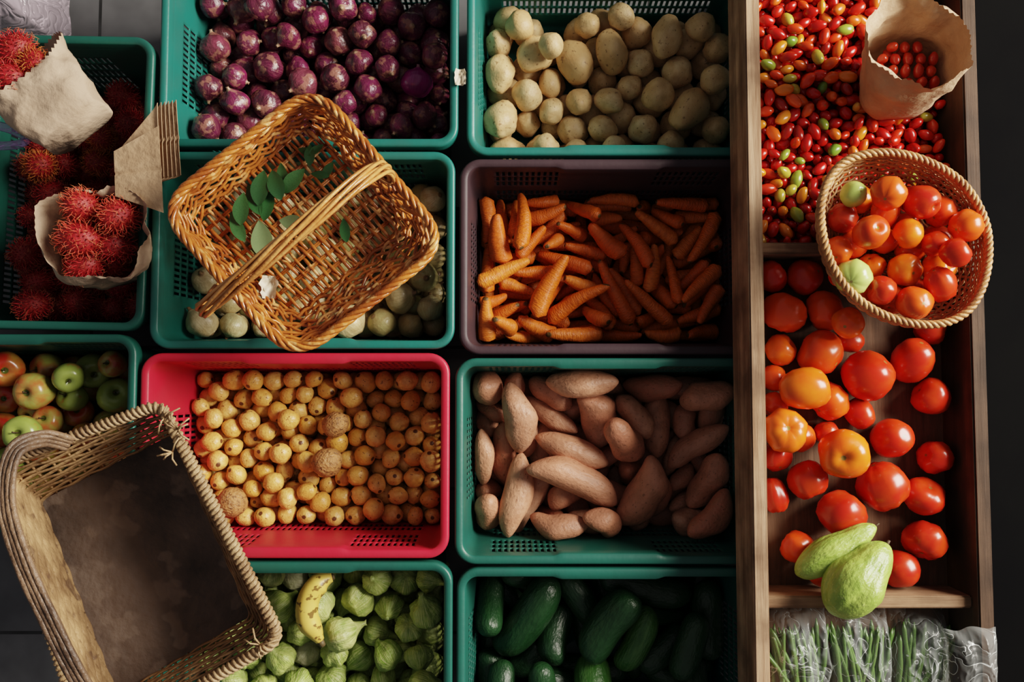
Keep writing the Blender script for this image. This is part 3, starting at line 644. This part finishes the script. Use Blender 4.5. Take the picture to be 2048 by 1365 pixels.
for k in range(6):
    ph=2*math.pi*k/6+uu*2*math.pi*1.1
    q=hp+wdir[None]*(0.0125*np.cos(ph))[:,None]+np.cross(wdir,np.gradient(hp,axis=0)/np.linalg.norm(np.gradient(hp,axis=0),axis=1)[:,None])*(0.005*np.sin(ph))[:,None]
    hm.add(*tube(q,0.0037,6,ref=wdir))
hm.add(*tube(hp,0.0045,6,ref=wdir))
for c_ in (0.05,0.95):
    i0=int(c_*159)
    for j in range(6):
        i=min(158,max(1,i0+j-3)); tt_=hp[i+1]-hp[i-1]; tt_/=np.linalg.norm(tt_); up_=np.cross(wdir,tt_)
        hm.add(*tube([hp[i]+wdir*0.0175*math.cos(a)+up_*0.01*math.sin(a) for a in np.linspace(0,2*math.pi,16,endpoint=False)],0.002,5,True,ref=tt_))
link("handle",hm.mesh("basket_handle",m_wickh),parent=bk)
# ---- worn basket with board
zr=0.47; zb=0.315
rc4=[P(-12,932,zr),P(322,808,zr),P(562,1278,zr),P(180,1500,zr)]
bc4=[P(82,1003,zb),P(347,868,zb),P(503,1232,zb),P(235,1390,zb)]
rim=rquad(rc4,0.028); bas=rquad(bc4,0.012)
me=weave_wall(rim,bas,12,48,0.0026,0.0024,0.0014,m_splint,"worn_basket_wall",flat=3.9,wav=0.01)
b2=link("splint_basket",me,label="worn rectangular splint basket with a dark stained board bottom",category="basket")
mb=MB(); q=rquad([x+np.array([0,0,0.003]) for x in bc4],0.012); n=len(q); q2=q-np.array([0,0,0.01])
mb.add(list(q)+list(q2),[tuple(range(n))]+[tuple(range(n,2*n))[::-1]]+[(i,(i+1)%n,n+(i+1)%n,n+i) for i in range(n)])
link("bottom_board",mb.mesh("bottom_board",m_board,False),parent=b2)
rr_,_=uni(rim,bas,620)
mb=MB(); mb.add(*tube(rr_,0.008,8,True)); helix(rr_,0.0085,2,85,0.0034,5,True,mb=mb)
link("rim",mb.mesh("worn_basket_rim",m_cane),parent=b2)
hp=catmull([P(140,888,0.475),P(85,878,0.52),P(28,905,0.56),P(12,1000,0.585),P(40,1110,0.6),P(95,1235,0.6),P(165,1370,0.58),P(230,1440,0.53),P(270,1450,0.475)],12)
hp=resample(hp,140); mb=MB()
t=np.gradient(hp,axis=0); t/=np.linalg.norm(t,axis=1)[:,None]; sd=np.cross(t,[0.0,0,1.0]); sd/=np.linalg.norm(sd,axis=1)[:,None]+1e-9
for k,o_ in enumerate((-0.0105,-0.0035,0.0035,0.0105)):
    mb.add(*tube(hp+sd*o_+np.array([0,0,0.0008*(k%2)]),0.005*(1+0.06*np.sin(np.arange(140)*0.4+k*2)),8,ref=(0.8,0.4,0.3)))
link("handle",mb.mesh("worn_basket_handle",m_hand),parent=b2)
for (px,py) in ((330,835),(345,905),(520,1290),(355,860)):
    mb=MB()
    for k in range(6):
        a=rs.uniform(0,6.28); p0=P(px,py,zr+0.005); l=rs.uniform(0.015,0.035)
        mb.add(*tube([p0,p0+np.array([math.cos(a)*l*0.5,math.sin(a)*l*0.5,0.012]),p0+np.array([math.cos(a)*l,math.sin(a)*l,0.006])],0.0016,5))
    link("corner_tie",mb.mesh("corner_tie",m_cane),parent=b2)
# ---- round basket of tomatoes
zr=0.492; zb=0.393
rp=[P(x,y,zr) for x,y in ((1700,318),(1780,305),(1862,326),(1930,372),(1972,450),(1974,540),(1942,615),(1880,648),(1795,640),(1718,600),(1664,530),(1642,440),(1655,365))]
rim=catmull(rp,8,True); cen=rim.mean(0)
bcen=P(1782,492,zb); bas=bcen+(rim-cen)*0.78; bas[:,2]=zb
me=weave_wall(rim,bas,17,44,0.0027,0.0022,0.0028,m_cane2,"round_basket_wall",bulge=0.014)
b3=link("round_basket",me,label="small round tan woven basket full of tomatoes",category="basket")
mb=MB()
for k in range(14):
    s=(k+0.7)/14; N=132; q,_=uni(bas,bas,N); ph=math.pi*np.arange(N)/4+(math.pi if k%2 else 0)
    w=bcen+(q-bcen)*s; w[:,2]=zb+0.0025*np.cos(ph); mb.add(*tube(w,0.0032,5,True))
link("base",mb.mesh("round_basket_base",m_cane2),parent=b3)
rr_,_=uni(rim,bas,260)
link("rim",helix(rr_,0.0042,3,30,0.004,5,True).mesh("round_basket_rim",m_cane2),parent=b3)
bx=(rim[:,0].min()+0.001,rim[:,0].max()-0.006,rim[:,1].min()+0.003,rim[:,1].max()-0.006,zb+0.006,0.031,True)
bt=[(1697,372,27,'G'),(1752,352,30,'O'),(1813,368,28,'O'),(1692,412,31,'D'),(1752,400,35),(1832,408,1848,410,33,'D'),(1910,450,33),(1728,472,37),(1780,462,26,'D'),(1825,472,31,'O'),(1865,490,27,'D'),(1905,512,29,'D'),(1745,522,29,'O'),(1718,560,35,'G'),(1812,538,34,'O'),(1870,555,1872,575,31,'D'),(1925,557,1938,557,32,'O'),(1765,583,29,'D'),(1822,598,34),(1880,600,29,'D')]
pile('btom',bx,bt,11,(0.024,0.028),(0,0),0.46,toM,"ripe red tomato in the round basket","tomato","tomatoes in the round basket","tomato",seed=15,mats=MATS,zmax=0.43,labels={'G':"pale green unripe tomato in the round basket",'O':"orange tomato in the round basket",'D':"deep red tomato in the round basket"},anch=0.4)
# ---------------------------------------------------------------- paper bags
def bag(c0,c1,u0,w0,u1,w1,m,label,name="paper_bag",p0=4.0,p1=2.2,seed=0,cr=0.006,N=96,Kk=12,serr=0.0025,dip=0.0):
    V=[];Fc=[]; c0=np.array(c0);c1=np.array(c1)
    for k in range(Kk+1):
        t=k/Kk; c=c0+(c1-c0)*t; u=np.array(u0)*(1-t)+np.array(u1)*t; w=np.array(w0)*(1-t)+np.array(w1)*t; p=p0*(1-t)+p1*t
        for i in range(N):
            a=2*math.pi*i/N; ca,sa=math.cos(a),math.sin(a)
            x=math.copysign(abs(ca)**(2/p),ca); y=math.copysign(abs(sa)**(2/p),sa)
            q=c+u*x+w*y
            nn=noise.noise(Vector(q*14)+Vector((seed,0,0)))+0.5*noise.noise(Vector(q*34)+Vector((0,seed,0)))
            nn+=0.9*(0.35-abs(noise.noise(Vector(q*22)+Vector((seed,seed,0)))))
            q=q+(u*x+w*y)/np.linalg.norm(u*x+w*y)*cr*nn*1.8*(0.4+0.6*t)
            if k==Kk: q=q+(c1-c0)/np.linalg.norm(c1-c0)*(serr*(1 if i%2 else -1)+dip*math.sin(2*a+seed))
            V.append(q)
    for k in range(Kk):
        for i in range(N):
            j=(i+1)%N; Fc.append((k*N+i,k*N+j,(k+1)*N+j,(k+1)*N+i))
    Fc.append(tuple(range(N))[::-1])
    mb=MB(); mb.add(V,Fc); return link(name,mb.mesh(name,m),label=label,category="paper bag")
v=np.array
c0=P(1788,175,0.366); c1=P(1846,76,0.525)
bag(c0,c1,v([0.066,0,0]),v([0,0.064,0]),v([0.088,-0.012,0.0]),v([0.0,0.08,0.0]),m_kraft,"open brown paper bag standing on the cherry tomatoes",seed=3,cr=0.008,dip=0.014,p0=3)
for lay in range(3):
    cc=c0+(c1-c0)*(lay*0.021/0.159)
    for i in range(5):
        for j in range(5):
            if lay<2 and 0<i<4 and 0<j<4: continue
            if (i in (0,4)) and (j in (0,4)): continue
            q=cc+v([(i-2)*0.0235+(j%2)*0.005-0.002,(j-2)*0.0225,0.0135+lay*0.003+0.002*rs.random()])
            link("cherry_tomato",chM[(i+j)%3],M=Matrix.Translation(Vector(q))@Matrix.Rotation(rs.uniform(0,6),4,'X')@Matrix.Scale(0.0108,4),label="small dark red cherry tomato inside the paper bag",category="cherry tomato",group="cherry tomatoes in the paper bag",m=m_cherryd)
c0=P(228,520,0.185); c1=P(192,462,0.345)
bag(c0,c1,v([0.07,0.012,0]),v([-0.01,0.055,0]),v([0.104,0.02,0.0]),v([-0.02,0.094,0.0]),m_kraftp,"open crumpled paper bag full of bright red rambutans",seed=8,cr=0.011,dip=0.012)
def ramb(px,py,z,rpx,lab,y=False):
    q=P(px,py,z); r=mm(rpx,z)
    M=Matrix.Translation(Vector(q))@Vector((rs.normal(),rs.normal(),rs.normal())).to_track_quat('Z','Y').to_matrix().to_4x4()@Matrix.Diagonal((r,r,r*1.12,1))
    o=link("rambutan",rbM[0],M=M,label=lab,category="rambutan",group="rambutans in paper bags")
    ch=link("spines",spM[int(rs.integers(3))],parent=o)
    if y: ch.material_slots[0].link='OBJECT'; ch.material_slots[0].material=m_spiney
for (x,y,z,r) in ((165,415,0.325,37),(238,432,0.325,38),(158,478,0.33,40),(170,530,0.295,34),(228,490,0.295,35),(200,452,0.27,33),(225,530,0.24,32),(180,500,0.24,32)):
    ramb(x,y,z,r,"bright red hairy rambutan in the open paper bag")
c1=P(46,132,0.37); c0=P(158,258,0.335)
ax=(c1-c0)/np.linalg.norm(c1-c0); sd=np.cross(ax,[0,0,1]); sd/=np.linalg.norm(sd); upv=v([0,0,1.0])
tilt=upv*0.75-ax*0.55
bag(c0,c1,sd*0.07,upv*0.045,sd*0.088,tilt*0.075,m_kraftp,"crumpled pale paper bag lying on its side with rambutans",seed=21,cr=0.014,dip=0.008,p0=5)
for (x,y,z,r,yy) in ((30,100,0.39,36,False),(68,128,0.385,34,True),(28,160,0.39,38,False),(-8,130,0.38,34,False),(62,165,0.36,30,False),(-15,185,0.37,30,False)):
    ramb(x,y,z,r,"red hairy rambutan spilling from the paper bag",yy)
def flat_bag(cs,z0,label,th=0.0012,seed=0,curl=0.0):
    c=[P(x,y,z0+dz) for x,y,dz in cs]; V=[];Fc=[];n=20
    for i in range(n+1):
        for j in range(n+1):
            u=i/n;w=j/n; q=c[0]*(1-u)*(1-w)+c[1]*u*(1-w)+c[2]*u*w+c[3]*(1-u)*w
            q=q+v([0,0,0.002*noise.noise(Vector(q*20)+Vector((1,1,0)))-0.003*(1 if abs(w-0.5)<0.04 else 0)+curl*max(0,(u-0.8)/0.2)**2])
            V.append(q)
    for i in range(n):
        for j in range(n):
            a=i*(n+1)+j; Fc.append((a,a+1,a+n+2,a+n+1))
    mb=MB(); mb.add(V,Fc); o=link("folded_paper_bag",mb.mesh("folded_paper_bag",m_kraft,False),label=label,category="paper bag",group="folded paper bags on the crate edge")
    s=o.modifiers.new("t","SOLIDIFY"); s.thickness=th; s.offset=1
for k in range(6):
    flat_bag([(246-k*1,292+k*2,0),(318+k*7.5,208-k*1.2,0.0),(322+k*8.5,356-k*0.8,0.0),(300,372,0)],0.292+(5-k)*0.006,"flat folded brown paper bag in a fanned stack",seed=k,curl=0.006)
flat_bag([(228,303,0),(318,252,0.0),(327,426,0),(231,393,0)],0.342,"flat folded brown paper bag on top of the stack",seed=9)
# ---------------------------------------------------------------- banana
def topz(xy,r,keys):
    z=0
    for k in keys:
        A,B,R,L=PL[k]; c=(A+B)/2; d=np.hypot(c[:,0]-xy[0],c[:,1]-xy[1]); rr=R+r; m=d<rr
        if m.any(): z=max(z,(c[m,2]+np.sqrt(rr[m]**2-d[m]**2)).max())
    return z
bz=max(topz(P(x,y,0.22),0.018,['tomat']) for x,y in ((650,1165),(620,1215),(635,1270)))
bz=min(bz,0.3)
bp=resample(catmull([P(664,1155,bz),P(640,1165,bz+0.006),P(618,1195,bz+0.01),P(614,1235,bz+0.006),P(630,1265,bz),P(640,1282,bz-0.004)],8),30)
u=np.linspace(0,1,30); rad=0.023*np.clip(np.minimum((u+0.03)/0.2,(1.05-u)/0.3),0.22,1)**0.6
mb=MB(); mb.add(*tube(bp,rad,7,ref=(0.1,0.1,1)))
bn=link("banana",mb.mesh("banana",m_banana),label="small ripe yellow banana with brown speckles on the tomatillos",category="banana")
mb=MB(); mb.add(*tube([bp[-1],bp[-1]+(bp[-1]-bp[-3])*1.2],[0.0075,0.006],7,ref=(0.1,0.1,1))); link("stem",mb.mesh("banana_stem",m_bantip),parent=bn)
mb=MB(); mb.add(*tube([bp[0],bp[0]+(bp[0]-bp[2])*0.5],[0.0085,0.005],7,ref=(0.1,0.1,1))); link("blossom_end",mb.mesh("banana_end",m_bantip),parent=bn)
# ---------------------------------------------------------------- chayotes
def chayote(a,b,z0,z1,r,lab,seed,m=m_chay):
    pr=[]
    for i in range(25):
        t=i/24; z=-math.cos(math.pi*t); rr_=math.sqrt(max(0,1-z*z))*(1.0-0.27*(z+0.15) if z>-0.15 else 1)
        rr_*= (1-0.12*math.exp(-((z-0.35)/0.25)**2)); pr.append((rr_ if 0<i<24 else 0,z))
    def w(q):
        an=math.atan2(q.y,q.x); rad=min(1,math.hypot(q.x,q.y)*1.6)
        k=1+0.07*noise.noise(q*1.5+Vector((seed,0,0)))+0.03*noise.noise(q*4+Vector((0,seed,0)))
        g_=-0.08*sum(math.exp(-(((an-a0+math.pi)%(2*math.pi)-math.pi)/0.15)**2) for a0 in (0.2,1.5,2.7,-2.3,-1.0))
        k+=g_*rad; return (q.x*k,q.y*k,q.z*(1+0.03*noise.noise(q*2)))
    mb=MB(); mb.add(*revolve(pr,64,w))
    p0=P(*a,z0);p1=P(*b,z1); d=p1-p0; L_=np.linalg.norm(d)/2
    M=Matrix.Translation(Vector((p0+p1)/2))@Vector(d).to_track_quat('Z','Y').to_matrix().to_4x4()@Matrix.Diagonal((r,r,L_,1))
    o=link("chayote",mb.mesh("chayote",m),M=M,label=lab,category="chayote",group="chayotes on the tray divider")
    mb=MB(); mb.add(*tube([(0,0,0.97),(0.02,0,1.08)],[0.07,0.05],6,ref=(0,1,0))); link("stem",mb.mesh("chayote_stem",m_stem),parent=o)
chayote((1662,1228),(1775,1088),0.435,0.425,0.053,"plump pale green wrinkled chayote resting on the tray divider",1)
chayote((1592,1150),(1752,1052),0.385,0.40,0.034,"slender green chayote lying behind the larger one",5)
# ---------------------------------------------------------------- beans in clear bags
bmesh_=[]
for s in range(3):
    t=np.linspace(-1,1,12); pth=np.stack([0.06*(s-1)*(1-t*t)+0.02*np.sin(3*t+s),t,0.015*np.sin(5*t+s)],1)
    mb=MB(); mb.add(*tube(pth,0.052*np.clip((1.03-np.abs(t))/0.15,0.15,1)*(1+0.1*np.sin(t*26)),6)); bmesh_.append(mb.mesh("green_bean",m_bean))
zf=TB+0.012
for (cx,w,tl,n) in ((1597,46,0.14,33),(1722,47,-0.06,33),(1843,44,-0.2,33)):
    for i in range(n):
        lay=i//11; px=cx+((i%11)-5)*w/5.2+rs.uniform(-2,2); py=1335+rs.uniform(-12,14)
        z=zf+0.008+lay*0.0105+0.003*rs.random()
        q=P(px,py,z); L_=0.08*rs.uniform(0.85,1.05)
        M=Matrix.Translation(Vector(q))@Matrix.Rotation(tl+((i%11)-5)*-0.035+rs.normal()*0.12,4,'Z')@Matrix.Scale(L_,4)
        link("green_bean",bmesh_[i%3],M=M,label="thin fresh green bean inside a clear plastic bag",category="green bean",group="green beans in plastic bags")
def clearbag(x0,x1,y0,y1,z0,h,m,label,seed,name="plastic_bag",n=80,fine=1.0):
    V=[];Fc=[]
    for i in range(n+1):
        for j in range(n+1):
            u=i/n*2-1;w=j/n*2-1; q=P(x0+(x1-x0)*i/n,y0+(y1-y0)*j/n,z0+h*0.5)
            e=(1-abs(u)**6)*(1-abs(w)**6)
            rdg=1-abs(noise.noise(Vector((q[0]*22+seed,q[1]*10,seed))))*2.4
            rd2=1-abs(noise.noise(Vector((q[0]*50+seed,q[1]*34,seed))))*2
            z=z0+h*e*(0.8+0.28*rdg+0.1*fine*rd2)
            V.append((q[0]+0.01*noise.noise(Vector((q[1]*14,seed,u))),q[1]+0.016*noise.noise(Vector((q[0]*22,w,seed))),z))
    for i in range(n):
        for j in range(n):
            a=i*(n+1)+j; Fc.append((a,a+n+1,a+n+2,a+1))
    mb=MB(); mb.add(V,Fc); return link(name,mb.mesh(name,m),label=label,category="plastic bag")
clearbag(1538,1664,1222,1440,zf+0.001,0.062,m_clear,"clear crinkled plastic bag full of green beans",1)
clearbag(1663,1787,1218,1440,zf+0.001,0.064,m_clear,"clear crinkled plastic bag full of green beans",5)
clearbag(1786,1897,1225,1440,zf+0.001,0.062,m_clear,"clear crinkled plastic bag full of green beans",9)
clearbag(1895,2000,1262,1420,TT+0.002,0.03,m_clear,"loose crinkled end of a clear plastic bag",13)
clearbag(-60,85,-50,62,0.02,0.22,m_pinkp,"pinkish translucent plastic bag on the floor",17)
mb=MB(); mb.add(*tube(catmull([P(-60,240,0.30),P(-10,250,0.31),P(30,262,0.31),P(55,278,0.3),P(30,290,0.3),P(-20,292,0.3),P(-60,290,0.3)],8),0.009,8,flat=0.25))
link("plastic_bag",mb.mesh("bag_handle",m_lilac),label="lilac plastic bag handle hanging over the crate edge",category="plastic bag")
# ---------------------------------------------------------------- leaves
def leafmesh(m,wd,seed):
    mb=MB(); V=[];Fc=[];n=12
    for i in range(n+1):
        t=i/n; wv=wd*(math.sin(math.pi*t**0.85))**0.8*0.5 if 0<t<1 else 0.01
        for j in range(5):
            s=(j-2)/2; V.append((s*wv,t-0.5,0.10*abs(s)*wv*2+0.08*math.sin(t*3+seed)-0.02))
    for i in range(n):
        for j in range(4):
            a=i*5+j; Fc.append((a,a+1,a+6,a+5))
    mb.add(V,Fc); return mb.mesh("leaf",m)
lf=[leafmesh(m_leaf,0.5,0),leafmesh(m_leaf,0.42,1)]; lfp=leafmesh(m_leafp,0.55,2)
for (x,y,l,a,k) in ((553,370,62,20,0),(522,376,66,-8,0),(588,362,58,-40,0),(508,400,62,25,1),(484,418,60,-5,0),(475,455,58,28,1),(523,478,72,12,2),(583,445,52,78,2),(690,461,46,10,1),(565,352,50,10,1),(536,410,60,-15,1)):
    z=0.308+0.004*rs.random()+(0.008 if k==0 else 0)
    M=Matrix.Translation(Vector(P(x,y,z)))@Matrix.Rotation(math.radians(a),4,'Z')@Matrix.Rotation(rs.normal()*0.12,4,'X')@Matrix.Scale(mm(l,z)*1.12,4)
    link("leaf",lfp if k==2 else lf[k],M=M,label="pale green leaf underside up in the wicker basket" if k==2 else "dark green pointed leaf lying in the wicker basket",category="leaf",group="leaves in the wicker basket")
for (x,y,l,a,k) in ((620,310,40,0,0),(612,303,34,70,1),(632,300,34,-50,1),(640,350,36,80,1),(657,340,34,-30,0)):
    M=Matrix.Translation(Vector(P(x,y,0.312)))@Matrix.Rotation(math.radians(a),4,'Z')@Matrix.Scale(mm(l,0.308)*1.1,4)
    link("leaf",lf[k],M=M,label="small dark lobed leaf lying in the wicker basket",category="leaf",group="leaves in the wicker basket")
def skin(px,py,z,s,seed,lab):
    mb=MB(); V=[];Fc=[];n=8
    for i in range(n+1):
        for j in range(n+1):
            u=i/n-0.5;w=j/n-0.5; V.append((u*s*(1+0.5*noise.noise(Vector((w*3,seed,0)))),w*s*1.5,s*0.35*noise.noise(Vector((u*5,w*5,seed)))+s*0.5*u*u*2))
    for i in range(n):
        for j in range(n):
            a=i*(n+1)+j; Fc.append((a,a+n+1,a+n+2,a+1))
    mb.add(V,Fc); link("onion_skin",mb.mesh("onion_skin",m_skin),loc=P(px,py,z),label=lab,category="onion skin")
skin(540,575,0.312,0.03,1,"dry papery onion skin in the wicker basket"); skin(921,155,0.286,0.022,4,"white papery onion skin stuck between the crates")
# ---------------------------------------------------------------- light
def area(loc,tgt,size,sy,power,col,name):
    ld=bpy.data.lights.new(name,'AREA'); ld.shape='RECTANGLE'; ld.size=size; ld.size_y=sy; ld.energy=power; ld.color=col
    o=bpy.data.objects.new(name,ld); COL.objects.link(o); o.location=loc
    o.rotation_euler=(Vector(tgt)-Vector(loc)).to_track_quat('-Z','Y').to_euler()
area((3.0,0.9,2.2),(-0.1,0,0.2),1.8,1.5,355,(1.0,0.92,0.81),"window_light")
w=bpy.data.worlds.new("world"); S.world=w; w.use_nodes=True
bg=w.node_tree.nodes["Background"]; bg.inputs[0].default_value=(0.7,0.68,0.7,1); bg.inputs[1].default_value=0.22
for vt,lkn in (('Filmic','Medium High Contrast'),('AgX','AgX - Punchy')):
    try:
        S.view_settings.view_transform=vt; S.view_settings.look=lkn; print("VIEW",vt,lkn); break
    except Exception as ex: print("view fail",ex)
